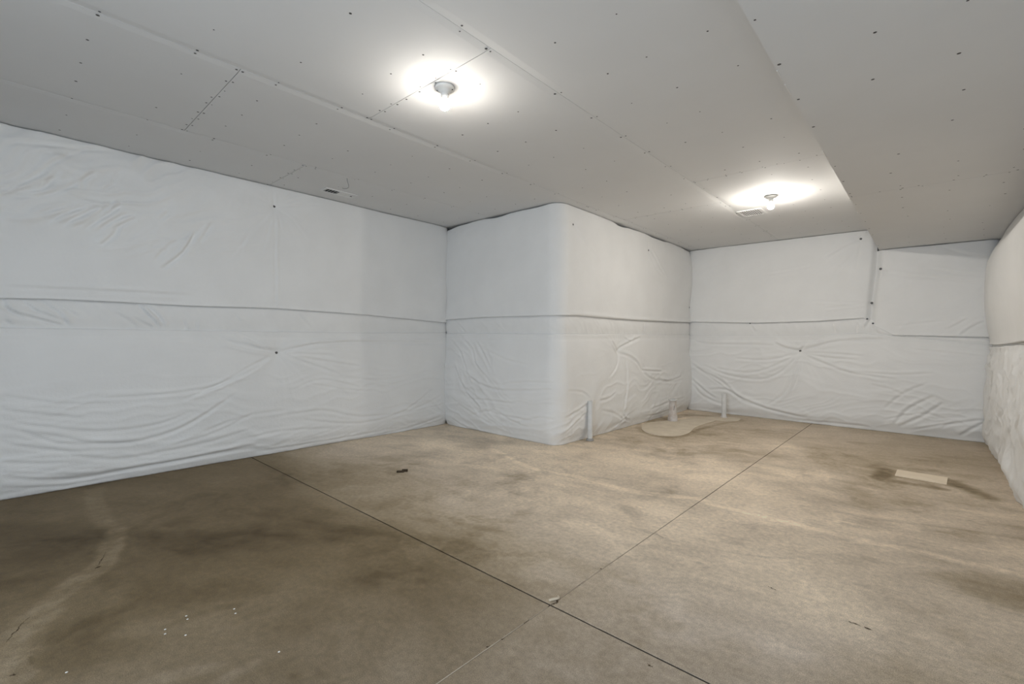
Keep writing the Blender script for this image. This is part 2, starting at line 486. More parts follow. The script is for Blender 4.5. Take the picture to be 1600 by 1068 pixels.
for pts, w in (([(6, 1008), (20, 990), (34, 975), (48, 962)], 0.004), ([(152, 885), (158, 874), (165, 862)], 0.004), ([(148, 888), (153, 886), (158, 884)], 0.011),
               ([(14, 1056), (25, 1053)], 0.012), ([(1325, 970), (1343, 977)], 0.010), ([(1350, 979), (1362, 984)], 0.010), ([(1198, 915), (1216, 923)], 0.005), ([(1011, 1037), (1020, 1042)], 0.008),
               ([(1014, 830), (1040, 841)], 0.004), ([(937, 889), (940, 888)], 0.008), ([(862, 945), (870, 941), (872, 934)], 0.010), ([(783, 1000), (788, 997)], 0.006), ([(760, 1012), (764, 1009)], 0.007)):
    crack(pts, w)
pdm = MB()
for u, v in ((258, 983), (258, 990), (291, 962), (293, 967), (366, 951), (368, 958), (290, 992), (104, 1050), (436, 1018)):
    x, y = onfloor(u, v); pdm.lathe([(0.0045, 0.0008), (0.003, 0.0022), (0.0001, 0.0026)], 8, (x, y, 0))
o = pdm.build('paint_drips', M_porc, fl, smooth=True); tag(o, kind='stuff')
M_patch = mottled(mat('pale_patch_concrete', (0.46, 0.38, 0.29), 0.8, 0.2), (0.78, 0.67, 0.52), (0.84, 0.73, 0.58), 9, 0.3, 120)
M_patch2 = mottled(mat('sandy_patch_concrete', (0.38, 0.31, 0.23), 0.85, 0.2), (0.61, 0.53, 0.42), (0.68, 0.60, 0.48), 7, 0.3, 90)
o = patch('concrete_patch', [onfloor(*p) for p in ((1402, 733.5), (1481, 746), (1479, 757), (1398, 743))], 0.004, M_patch)
tag(o, label='pale rectangular mortar patch in the floor near the right wall')
pp = smooth_poly([onfloor(*p) for p in ((1003, 671), (1004, 664), (1018, 659.5), (1040, 657.5), (1060, 656), (1085, 653.5), (1110, 654), (1118, 657), (1102, 662), (1086, 668), (1077, 676), (1060, 681), (1030, 680.5), (1010, 676), (1003, 671))], 3)[:-1]
o = patch('concrete_patch', pp, 0.006, M_patch2); tag(o, label='rounded sandy mortar patch around the drain stub')
cxy = onfloor(1131, 654)
pc = [(cxy[0]+(0.26*math.cos(a)*R0[0]-0.20*math.sin(a)*R0[1])*(1+0.1*math.sin(3*a)), cxy[1]+(0.26*math.cos(a)*R0[1]+0.20*math.sin(a)*R0[0])*(1+0.1*math.sin(3*a))) for a in np.linspace(0, 2*math.pi, 20, endpoint=False)]
o = patch('concrete_patch', pc, 0.004, M_patch2); tag(o, label='sandy mortar collar round the slim vent pipe')

# ================================================================== WALLS (concrete, behind the blankets)
def wall(name, a, b, label):
    return tag(MB().box(a, b).build(name, M_conc), kind='structure', label=label)


wall('wall_left', (XLC-0.2, YF-0.2, -0.0), (XLC, Y1C, H+0.02), 'left basement wall behind the white insulation')
wall('wall_corner', (XLC-0.2, Y1C, 0.0), (X2C, Y3C+0.2, H+0.02), 'wall block that juts into the room')
wall('wall_back', (X2C, Y3C, 0.0), (XRC+0.2, Y3C+0.2, H+0.02), 'back basement wall behind the white insulation')
wall('wall_right', (XRC, YF-0.2, 0.0), (XRC+0.2, Y3C, H+0.02), 'right basement wall behind the white insulation')
# wall behind the camera, with the window that lets the daylight in
wf = MB()
wx0, wx1, wz0, wz1 = -1.1, 0.42, 0.3, 2.1
for a, b_ in (((XLC, -0.0), (wx0, H)), ((wx1, 0.0), (XRC, H)), ((wx0, 0.0), (wx1, wz0)), ((wx0, wz1), (wx1, H))):
    wf.box((a[0], YF-0.2, a[1]), (b_[0], YF, b_[1]))
tag(wf.build('wall_front', M_conc), kind='structure', label='basement wall behind the camera with a window')
win = MB()
for x in (wx0, (wx0+wx1)/2-0.03, wx1-0.06): win.box((x, YF-0.12, wz0), (x+0.06, YF-0.06, wz1))
for z in (wz0, wz1-0.06): win.box((wx0+0.06, YF-0.12, z), (wx1-0.06, YF-0.06, z+0.06))
tag(win.build('window_1', M_vent), kind='structure', label='white framed window in the wall behind the camera')

# ================================================================== CEILING
ce = MB().box((XLC-0.2, YF-0.2, H+0.0127), (XRC+0.2, Y3C+0.2, H+0.1)).build('ceiling', M_gap)
tag(ce, kind='structure', label='flat ceiling of unfinished grey drywall boards')


def board(x0, x1, y0, y1, taper0=True, taper1=True, name='drywall_board', z=H, rows=True, lip=0.0028):
    g = 0.0012; gy = 0.0020
    a, b = x0+g, x1-g
    prof = [(a, z+0.0127), (a, z+(lip if taper0 else 0.0004))]
    if taper0: prof += [(a+0.012, z+lip*0.9), (a+0.05, z)]
    if taper1: prof += [(b-0.05, z), (b-0.012, z+lip*0.9)]
    prof += [(b, z+(lip if taper1 else 0.0004)), (b, z+0.0127)]
    V = []; F = []; n = len(prof)
    for y in (y0+gy, y1-gy):
        V += [(x, y, zz) for x, zz in prof]
    for i in range(n-1): F.append((i, i+1, n+i+1, n+i))
    F.append(tuple(range(n-1, -1, -1))); F.append(tuple(range(n, 2*n))); F.append((0, n, 2*n-1, n-1))
    o = link(name, mesh(name, V, F), M_dry, ce)
    if rows:
        screws(o, x0, x1, y0, y1, z)
    return o


def screws(par, x0, x1, y0, y1, z, dx=0.29, d=0.0085, lim=None):
    s = MB()
    ys = []
    k = -9
    while True:
        y = 0.317+0.4064*k; k += 1
        if y > y1-0.02: break
        if y < y0+0.02: continue
        ys.append((y, False))
    ys += [(y0+0.016, True), (y1-0.016, True)]
    nx = max(2, round((x1-x0-0.04)/dx)+1)
    for y, edge in ys:
        for i in range(nx*(2 if edge else 1)-(1 if edge else 0)):
            m = nx*2-2 if edge else nx-1
            x = x0+0.02+(x1-x0-0.04)*i/m + random.uniform(-0.035, 0.035)*(0 < i < m)
            yy = y+random.uniform(-0.012, 0.012)*(not edge)
            r = d*random.uniform(0.55, 1.05)
            if random.random() < 0.12: continue
            c = len(s.V)
            for zz, rr_ in ((z+0.0002, r), (z-0.0006, r*0.7)):
                for q in range(6):
                    an = q*math.pi/3; s.V.append((x+rr_*math.cos(an), yy+rr_*math.sin(an), zz))
            for q in range(6): s.F.append((c+q, c+6+q, c+6+(q+1) % 6, c+(q+1) % 6))
            s.F.append(tuple(c+6+q for q in range(5, -1, -1)))
    o = s.build('screw_heads', M_screw, par); tag(o, kind='stuff')


SX = []
for (u, v) in ((345, 226), (375, 108), (767, 76)):
    p = onfloor(u, v, H); SX.append(p)
xS2 = onfloor(767, 76, H)[0]; xS1 = xS2-1.2192; xS3 = xS1-1.2192
yb12 = onfloor(767, 76, H)[1]; yb13 = onfloor(375, 110, H)[1]; yb3 = onfloor(470, 262, H)[1]
ybF = onfloor(1200, 260, H)[1]
yl = lambda y: [yy for yy in np.arange(y-3.6576*3, Y3C+8, 3.6576) if YF < yy < Y3C]
for x0, x1, ya in ((XLC, xS3, yb3), (xS3, xS1, yb13), (xS1, xS2, yb12), (xS2, XS+0.012, ybF)):
    cuts = [YF]+yl(ya)+[Y3C]
    for a, b_ in zip(cuts[:-1], cuts[1:]):
        if x1 > X2C or a < Y1C:
            board(x0, x1, a, (b_ if x1 > X2C else min(b_, Y1C)))
# soffit
ysf = onfloor(1490, 282, ZS)[1]
for a, b_ in ((YF, ysf-3.6576), (ysf-3.6576, ysf), (ysf, Y3C)):
    board(XS, XRC, a, b_, False, False, z=ZS)
    V = MB().box((XS, a+0.0016, ZS+0.0128), (XS+0.0127, b_-0.0016, H)).build('drywall_board', M_dry, ce)
MB().box((XS+0.02, YF, ZS+0.014), (XRC, Y3C, H+0.012)).build('soffit_framing', M_gap, ce)
# torn paper slivers and dents along the soffit edge
tp = MB()
for (u, v), ln in (((1218, 118), 0.10), ((1232, 140), 0.12), ((1292, 240), 0.14), ((1300, 255), 0.12), ((1330, 312), 0.06), ((1341, 332), 0.05)):
    x, y = onfloor(u, v, ZS); w = random.uniform(0.003, 0.006)
    tp.box((XS-0.0015, y-ln/2, ZS-0.0015), (XS+w, y+ln/2, ZS+0.004))
o = tp.build('torn_paper', mat('white_torn_paper', (0.78, 0.77, 0.75), 0.9, 0.1), ce); tag(o, label='torn white paper slivers along the soffit edge', kind='stuff')

# ================================================================== INSULATION BLANKETS
RC = 0.15
LB1 = (X2-XL)-RC; LARC = RC*math.pi/2; LB2 = LB1+LARC


def path_left(s): return np.full(s.shape, XL), s, np.ones(s.shape), np.zeros(s.shape)
def path_back(s): return s, np.full(s.shape, Y3), np.zeros(s.shape), -np.ones(s.shape)
def path_right(s): return np.full(s.shape, XR), s, -np.ones(s.shape), np.zeros(s.shape)


def path_box(s):
    a = np.clip((s-LB1)/RC, 0, math.pi/2)-math.pi/2
    x = np.where(s < LB1, XL+s, np.where(s > LB2, X2, X2-RC+RC*np.cos(a)))
    y = np.where(s < LB1, Y1, np.where(s > LB2, Y1+RC+(s-LB2), Y1+RC+RC*np.sin(a)))
    return x, y, np.cos(a), np.sin(a)


def px_left(u, v): return on_x(u, v, XL)
def px_back(u, v): return on_y(u, v, Y3)
def px_right(u, v): return on_x(u, v, XR)


def px_box(u, v):
    if u < 868:
        x, z = on_y(u, v, Y1); return (x-XL, z)
    y, z = on_x(u, v, X2); return (max(LB1+0.03, LB2+(y-Y1-RC)), z)


class Blanket:
    """a wall-long heightfield shared by the upper and lower blankets on it"""
    def __init__(s, path, px, smin, smax, seam, band, zt):
        s.path = path; s.px = px; s.smin = smin; s.smax = smax; s.zt = zt
        s.seam = sorted(px(*p) for p in seam); s.band = sorted(px(*p) for p in band)
        s.sag = 0.004; s.strokes = []; s.pins = []; s.fields = []; s.inner = []

    def zseam(s, S): return np.interp(S, [p[0] for p in s.seam], [p[1] for p in s.seam])
    def zband(s, S): return np.interp(S, [p[0] for p in s.band], [p[1] for p in s.band])

    def height(s, S, Z, part):
        zs, zb = s.zseam(S), s.zband(S)
        h = 0.016*(fbm(S*0.9+2, Z*0.9, 7, 3)-0.5)*2
        if part == 'upper':
            t = np.clip((Z-zs)/(s.zt-zs), 0, 1)
            h += 0.030*(1-np.abs(2*t-1)**6) + 0.030*np.exp(-(Z-zs)/0.06)
        elif part == 'strip':
            t = np.clip((Z-zb)/(zs-zb), 0, 1)
            h += -0.006+0.012*np.sin(math.pi*np.clip(t, 0, 1))
        else:
            t = np.clip(Z/zb, 0, 1)
            h += 0.045*np.sqrt(np.clip(1-(2*t-0.9)**2, 0, 1))*(1-0.3*t) + 0.012*np.exp(-(zb-Z)/0.03)*0 + 0.008
            h -= 0.035*sstep(0.16, 0.0, Z)
        for pts, am, w, pr in s.strokes:
            if pr and part not in pr: continue
            m = (S > min(p[0] for p in pts)-4*w) & (S < max(p[0] for p in pts)+4*w) & (Z > min(p[1] for p in pts)-4*w) & (Z < max(p[1] for p in pts)+4*w)
            if not m.any(): continue
            d, pos = poly_dist(S[m], Z[m], pts)
            ta = np.clip(pos*5, 0, 1)*np.clip((1-pos)*5, 0, 1)
            ta = np.sqrt(ta)
            h[m] += am*ta*(-np.exp(-(d/w)**2)+0.75*np.exp(-((d-1.7*w)/(1.3*w))**2)+0.25*np.exp(-((d+1.7*w)/(1.3*w))**2))
        for sp, zp, D, R, A, Rw, k in s.pins:
            r = np.hypot(S-sp, Z-zp); m = r < 5*max(R, Rw)
            if not m.any(): continue
            th = np.arctan2(Z[m]-zp, S[m]-sp); rm = r[m]
            h[m] -= D*np.exp(-rm/R)
            if A:
                n = vnoise(np.cos(th)*k+30+rm*1.5, np.sin(th)*k+30, int(abs(sp*100)) % 97)
                h[m] += A*((1-np.abs(2*n-1))**2-0.4)*np.exp(-rm/Rw)*(rm/(rm+0.04))
        for f in s.fields:
            h += 1.5*f(S, Z, part)
        for se, sgn in s.inner:                     # roll back into the inside corners
            ds = np.clip((S-se)*sgn, 0, 9)
            bow = 0.5+0.5*np.cos(Z*2*math.pi/0.75+0.6)
            h -= (0.085+0.012*bow)*np.exp(-ds/0.03)
            h -= 0.03*np.exp(-ds/0.11)
        return h

    def mesh(s, name, part, smin=None, smax=None, ds=0.0125, dz=0.0125, lift=0.0, zt=None, bend=None):
        smin = s.smin if smin is None else smin; smax = s.smax if smax is None else smax; zt = zt or s.zt
        S = np.arange(smin, smax+ds*0.5, ds); S[-1] = smax
        if part == 'upper': lo, hi = s.zseam(S)-0.004, zt-0.006-s.sag*vnoise(S*3.1, S*0, 77)**2
        elif part == 'strip': lo, hi = s.zband(S)-0.002, s.zseam(S)+0.012
        else: lo, hi = np.full(S.shape, 0.002), s.zband(S)+0.002
        n = max(6, int((hi-lo).max()/dz))
        T = np.linspace(0, 1, n)
        SS = np.repeat(S[:, None], n, 1); ZZ = lo[:, None]+(hi-lo)[:, None]*T[None]
        h = s.height(SS, ZZ, part)+lift
        if bend: SS = SS+bend(ZZ)*np.exp(-np.abs(SS-SSEAM)/0.25)
        if part == 'lower':
            ZZ = ZZ.copy()
        # tuck the free edges back to give the sheet its thickness
        x, y, nx, ny = s.path(SS)
        P = np.stack([x+nx*h, y+ny*h, ZZ], -1)
        back = np.stack([x+nx*(h-0.03), y+ny*(h-0.03), ZZ], -1)
        parts = [back[:, :1], P, back[:, -1:]]
        P = np.concatenate(parts, 1)
        return grid_mesh(name, P)

    def at(s, sp, zp, part='upper', off=0.0):
        S = np.array([sp]); Z = np.array([zp]); h = s.height(S, Z, part)
        x, y, nx, ny = s.path(S)
        return (x[0]+nx[0]*(h[0]+off), y[0]+ny[0]*(h[0]+off), zp), (nx[0], ny[0])


def stroke(bl, pts, am=0.004, w=0.012, parts=None):
    bl.strokes.append((smooth_poly([bl.px(*p) for p in pts], 3), am*1.5, w*1.1, parts))


def pin(bl, u, v, D=0.02, R=0.05, A=0.003, Rw=0.25, k=5):
    p = bl.px(u, v); bl.pins.append((p[0], p[1], D, R, A, Rw, k)); return p


def fan(bl, c, ends, am=0.003, w=0.01, parts=None, start=0.1):
    for e in ends:
        p0 = (c[0]+(e[0]-c[0])*start, c[1]+(e[1]-c[1])*start)
        mid = e[2:] if len(e) > 2 else ((c[0]+e[0])/2, (c[1]+e[1])/2)
        stroke(bl, [p0, mid, e[:2]], am, w, parts)


EXT = 0.075
# ---- left wall
BLW = Blanket(path_left, px_left, YF, Y1+EXT, [(0, 465), (90, 467), (180, 471), (290, 477), (428, 481), (500, 486), (570, 491), (640, 498), (692, 503)],
              [(0, 512), (150, 514), (290, 516), (430, 518), (560, 520), (692, 520)], H)
BLW.inner = [(Y1+EXT, -1)]
PL1 = pin(BLW, 428, 323, 0.03, 0.06, 0.004, 0.28, 6); PL2 = pin(BLW, 432, 551, 0.045, 0.10, 0.005, 0.35, 6)
fan(BLW, (428, 323), [(372, 405, 385, 365), (350, 410), (478, 378, 455, 345), (500, 320), (490, 303), (470, 292), (420, 400), (440, 370), (405, 400)], 0.0022, 0.010, ('upper',))
stroke(BLW, [(428, 330), (427, 400), (428, 440), (428, 481)], 0.006, 0.010, ('upper',))
stroke(BLW, [(425, 298), (427, 322)], 0.004, 0.010, ('upper',))
# pull lines around the lower pin
fan(BLW, (432, 551), [(340, 528, 385, 538), (350, 533, 390, 545), (370, 520, 395, 532), (500, 535, 460, 543), (620, 534, 500, 536), (520, 555, 475, 553), (560, 572, 480, 560), (530, 585), (330, 605, 390, 572), (280, 625, 390, 578)], 0.006, 0.013, ('lower',))
stroke(BLW, [(345, 532), (385, 541), (430, 549)], 0.010, 0.018, ('lower',)); stroke(BLW, [(435, 549), (480, 540), (560, 534), (690, 536)], 0.007, 0.016, ('lower',))
for pts, am, w in (
        ([(0, 640), (60, 646), (130, 652)], 5, 12), ([(150, 622), (240, 616), (330, 604), (390, 580)], 5, 12), ([(0, 616), (50, 624), (110, 630), (170, 628)], 3, 10),
        ([(0, 668), (60, 676), (130, 688), (200, 690), (270, 672), (320, 645), (370, 610)], 6, 14), ([(0, 655), (90, 668), (170, 672), (250, 660), (300, 640)], 4, 12),
        ([(30, 672), (90, 690), (150, 692), (210, 689)], 6, 12), ([(70, 700), (170, 716), (250, 705), (330, 688), (400, 665)], 4, 14),
        ([(0, 743), (60, 748), (130, 745), (200, 733), (300, 715), (400, 697)], 9, 16), ([(0, 735), (80, 740), (160, 738)], 4, 10), ([(0, 720), (60, 722), (110, 720)], 4, 10),
        ([(150, 738), (260, 722), (340, 706), (410, 690)], 5, 12), ([(420, 652), (500, 640), (560, 650), (640, 640), (690, 615)], 4, 14),
        ([(470, 655), (560, 660), (630, 640), (680, 600)], 4, 12), ([(450, 610), (500, 592), (560, 605)], 3, 10), ([(480, 598), (540, 608), (580, 610)], 3, 9),
        ([(540, 590), (610, 592), (680, 575)], 3, 12), ([(470, 700), (560, 685), (640, 668), (690, 648)], 5, 12), ([(600, 650), (650, 640), (692, 630)], 3, 9),
        ([(540, 695), (620, 678), (690, 655)], 5, 10), ([(400, 705), (500, 690), (600, 672)], 5, 10), ([(360, 690), (440, 672), (520, 668)], 3, 12),
        ([(300, 680), (380, 650), (440, 640)], 3, 14), ([(250, 700), (340, 672), (400, 640)], 3, 12), ([(0, 690), (70, 700), (140, 705)], 4, 12), ([(0, 760), (100, 758), (220, 735)], 4, 8)):
    stroke(BLW, pts, am*0.0011, w*0.001, ('lower',))
for pts, am in (([(3, 468), (15, 485), (45, 495), (75, 503), (95, 508)], 6), ([(35, 472), (60, 488), (95, 500), (108, 509)], 5), ([(60, 468), (90, 488), (105, 505)], 5),
                ([(215, 476), (232, 494), (250, 512)], 7), ([(222, 474), (245, 492), (256, 511)], 6), ([(205, 495), (225, 506), (240, 512)], 4), ([(5, 500), (20, 508)], 5), ([(75, 470), (95, 480), (125, 495)], 3),
                ([(180, 488), (200, 500), (215, 511)], 3), ([(285, 500), (290, 515)], 3), ([(360, 488), (378, 505)], 3), ([(465, 490), (485, 512)], 2), ([(305, 500), (308, 515)], 2), ([(0, 478), (40, 500)], 5)):
    stroke(BLW, pts, am*0.0018, 0.012, ('strip',))
for pts, am in (([(52, 338), (75, 330), (110, 322)], 4), ([(75, 345), (110, 330), (135, 324)], 5), ([(95, 352), (130, 335), (160, 322)], 5), ([(115, 356), (140, 345), (160, 330), (175, 318)], 6), ([(130, 358), (150, 346), (175, 330), (190, 318)], 6),
                ([(150, 365), (165, 352), (190, 338), (210, 335)], 5), ([(155, 385), (175, 370), (185, 355)], 5), ([(170, 360), (195, 350), (212, 340)], 4), ([(0, 305), (50, 307), (85, 302), (125, 285)], 5), ([(0, 298), (40, 299), (75, 296)], 4),
                ([(60, 300), (78, 285), (90, 270)], 4), ([(70, 262), (95, 250), (110, 238)], 4), ([(0, 232), (40, 220), (60, 212)], 3), ([(60, 238), (90, 240), (120, 232)], 3), ([(100, 246), (130, 236), (150, 234)], 3),
                ([(252, 420), (285, 395), (305, 362)], 7), ([(240, 408), (262, 385), (285, 370)], 3), ([(310, 380), (330, 350)], 4), ([(248, 345), (262, 332)], 4), ([(0, 222), (60, 226), (120, 232), (180, 236)], 4),
                ([(120, 287), (140, 275), (150, 270)], 4), ([(130, 300), (130, 285), (140, 275)], 3), ([(160, 298), (180, 288)], 3), ([(10, 330), (40, 338)], 2), ([(0, 448), (80, 452), (180, 456), (300, 462)], 3), ([(85, 252), (60, 275), (20, 288)], 3)):
    stroke(BLW, pts, am*0.0019, 0.013, ('upper',))


def f_left(S, Z, part):
    if part == 'upper':
        m = sstep(2.2, 0.4, S)*sstep(1.75, 2.1, Z)
        return m*(0.016*wrinkle(S, Z, 22, 0.07, 0.5, 3, 0.5)+0.004*wrinkle(S, Z, 55, 0.06, 0.3, 5, 0.3))+0.0008*wrinkle(S, Z, 15, 0.1, 0.8, 6)
    if part == 'lower':
        sag = 0.16*np.abs(np.sin((S-1.9)*1.15))
        return (0.0048*wrinkle(S, Z-sag*0.9, 0, 0.07, 1.3, 8, 0.35)*(0.35+0.65*sstep(0.95, 0.6, Z))
                + 0.0035*wrinkle(S, Z-sag*0.5, 4, 0.04, 0.8, 9, 0.2)*sstep(0.4, 0.15, Z) + 0.001*wrinkle(S, Z, 20, 0.05, 0.4, 10))
    return 0.0030*wrinkle(S, Z, -50, 0.05, 0.25, 12, 0.2)*sstep(2.0, 0.6, S) + 0.0010*wrinkle(S, Z, -60, 0.05, 0.2, 13)


BLW.fields.append(f_left)

# ---- the wall block that juts out (one blanket wraps its corner)
BBX = Blanket(path_box, px_box, -EXT, LB2+(Y3-Y1-RC)+EXT, [(700, 499), (760, 495), (866, 492), (900, 492), (930, 495), (1000, 500), (1075, 503)], [(700, 521), (760, 521), (860, 522), (960, 522), (1075, 523)], H)
BBX.sag = 0.05
BBX.inner = [(-EXT, 1), (LB2+(Y3-Y1-RC)+EXT, -1)]
pin(BBX, 893, 351, 0.018, 0.05, 0.003, 0.3, 4); pin(BBX, 1012, 391, 0.018, 0.06, 0.003, 0.3, 4)
pin(BBX, 966, 549, 0.055, 0.11, 0.006, 0.35, 5)
pin(BBX, 1001, 578, 0.02, 0.07, 0.003, 0.2, 4)
for pts, am, w in (
        ([(893, 351), (902, 368), (915, 385), (930, 402)], 3, 14), ([(1014, 390), (1025, 412), (1040, 440)], 5, 16), ([(1010, 372), (1012, 395), (1022, 420), (1036, 435)], 3, 14),
        ([(884, 492), (930, 496), (980, 500), (1030, 503), (1072, 506)], 10, 14)):
    stroke(BBX, pts, am*0.001, w*0.001, ('upper',))
for pts, am, w, pr in (
        ([(1006, 502), (1006, 510), (1005, 521)], 9, 10, 'strip'), ([(772, 502), (788, 518)], 4, 10, 'strip'), ([(712, 500), (728, 518)], 4, 10, 'strip'), ([(866, 520), (900, 521), (950, 522)], 5, 8, 'lower'),
        ([(966, 550), (970, 542), (985, 534), (1000, 527)], 12, 15, 'lower'), ([(966, 550), (960, 540), (955, 533)], 10, 14, 'lower'), ([(966, 551), (980, 556), (992, 566), (998, 578)], 10, 16, 'lower'),
        ([(998, 578), (1010, 579), (1030, 580)], 9, 12, 'lower'), ([(1000, 580), (1015, 592), (1040, 595), (1060, 588)], 7, 16, 'lower'), ([(975, 528), (985, 533), (992, 526)], 8, 10, 'lower'),
        ([(1020, 590), (1045, 596), (1062, 592)], 5, 14, 'lower'), ([(966, 555), (958, 575), (946, 590)], 4, 14, 'lower'), ([(975, 560), (975, 600), (968, 645)], 5, 22, 'lower'),
        ([(880, 652), (900, 640), (916, 627)], 7, 14, 'lower'), ([(876, 680), (895, 660), (915, 640)], 5, 12, 'lower'), ([(930, 625), (945, 622), (958, 612)], 6, 14, 'lower'), ([(935, 640), (955, 645), (970, 655)], 5, 14, 'lower'),
        ([(965, 640), (972, 652), (985, 658)], 8, 12, 'lower'), ([(960, 672), (968, 658), (980, 645)], 7, 12, 'lower'), ([(990, 655), (970, 655), (958, 668)], 6, 10, 'lower'), ([(1010, 640), (1040, 628), (1065, 620)], 5, 14, 'lower'),
        ([(1000, 650), (1030, 645), (1060, 630)], 5, 12, 'lower'), ([(917, 624), (917, 655), (916, 682)], 16, 13, 'lower'), ([(880, 610), (905, 612), (916, 622)], 4, 12, 'lower'),
        ([(705, 530), (722, 548), (732, 575), (740, 600)], 6, 14, 'lower'), ([(718, 522), (740, 545), (748, 570), (770, 595)], 6, 14, 'lower'), ([(745, 530), (760, 555), (772, 580)], 6, 14, 'lower'),
        ([(730, 580), (752, 598), (780, 608), (820, 610), (862, 608)], 7, 14, 'lower'), ([(720, 590), (738, 612), (760, 625)], 5, 14, 'lower'), ([(735, 622), (770, 625), (810, 630)], 5, 12, 'lower'), ([(712, 560), (722, 590), (735, 615), (755, 637)], 6, 14, 'lower'),
        ([(760, 640), (790, 648), (840, 658)], 6, 12, 'lower'), ([(740, 648), (775, 640), (800, 655), (830, 668)], 5, 12, 'lower'), ([(705, 650), (730, 668), (770, 680)], 6, 12, 'lower'), ([(790, 600), (830, 596), (865, 598)], 4, 12, 'lower'),
        ([(810, 660), (845, 652), (865, 655)], 4, 12, 'lower'), ([(720, 630), (750, 650), (780, 668)], 4, 12, 'lower'), ([(750, 540), (790, 560), (830, 570)], 3, 14, 'lower')):
    stroke(BBX, pts, am*0.001, w*0.001, (pr,))


def f_box(S, Z, part):
    face2 = sstep(LB1, LB2, S)
    if part == 'upper':
        return 0.0012*wrinkle(S, Z, 30, 0.12, 0.8, 21) + 0.02*face2*np.exp(-((Z-2.45)/0.3)**2)*0
    if part == 'lower':
        m = sstep(1.25, 0.95, Z)
        return m*((1-face2)*0.0075*wrinkle(S, Z, -42+50*0, 0.075, 0.5, 22, 0.7)*sstep(1.5, 0.9, S)
                  + (1-face2)*0.0050*wrinkle(S, Z, 4, 0.06, 0.8, 23, 0.4)*sstep(0.8, 0.5, Z)
                  + face2*0.0060*wrinkle(S, Z, 15, 0.09, 0.5, 25, 0.6)*sstep(1.0, 0.6, Z)
                  + 0.0035*wrinkle(S, Z, 70, 0.09, 0.3, 26, 0.4)*sstep(0.5, 0.2, Z))
    return 0.0025*wrinkle(S, Z, -50, 0.06, 0.2, 28, 0.2)


BBX.fields.append(f_box)
_zz = [0.0]+sorted(px_box(1074, v)[1] for v in (550, 480))+[H]
_zl = [0.0]+sorted(px_box(697, v)[1] for v in (643, 548, 458, 381))+[H]


def f_bow(S, Z, part):
    def arches(nodes):
        o = np.zeros(Z.shape)
        for a, b_ in zip(nodes[:-1], nodes[1:]):
            m = (Z >= a) & (Z < b_); o = np.where(m, np.sin(math.pi*(Z-a)/(b_-a))**0.8*min(1, (b_-a)/0.5), o)
        return o
    se = BBX.smax-EXT
    return 0.030*arches(_zz)*np.exp(-np.clip(se-S, 0, 9)/0.30) - 0.012*np.exp(-np.clip(se-S, 0, 9)/0.1) + 0.012*arches(_zl)*np.exp(-np.clip(S, 0, 9)/0.25)


BBX.fields.append(f_bow)

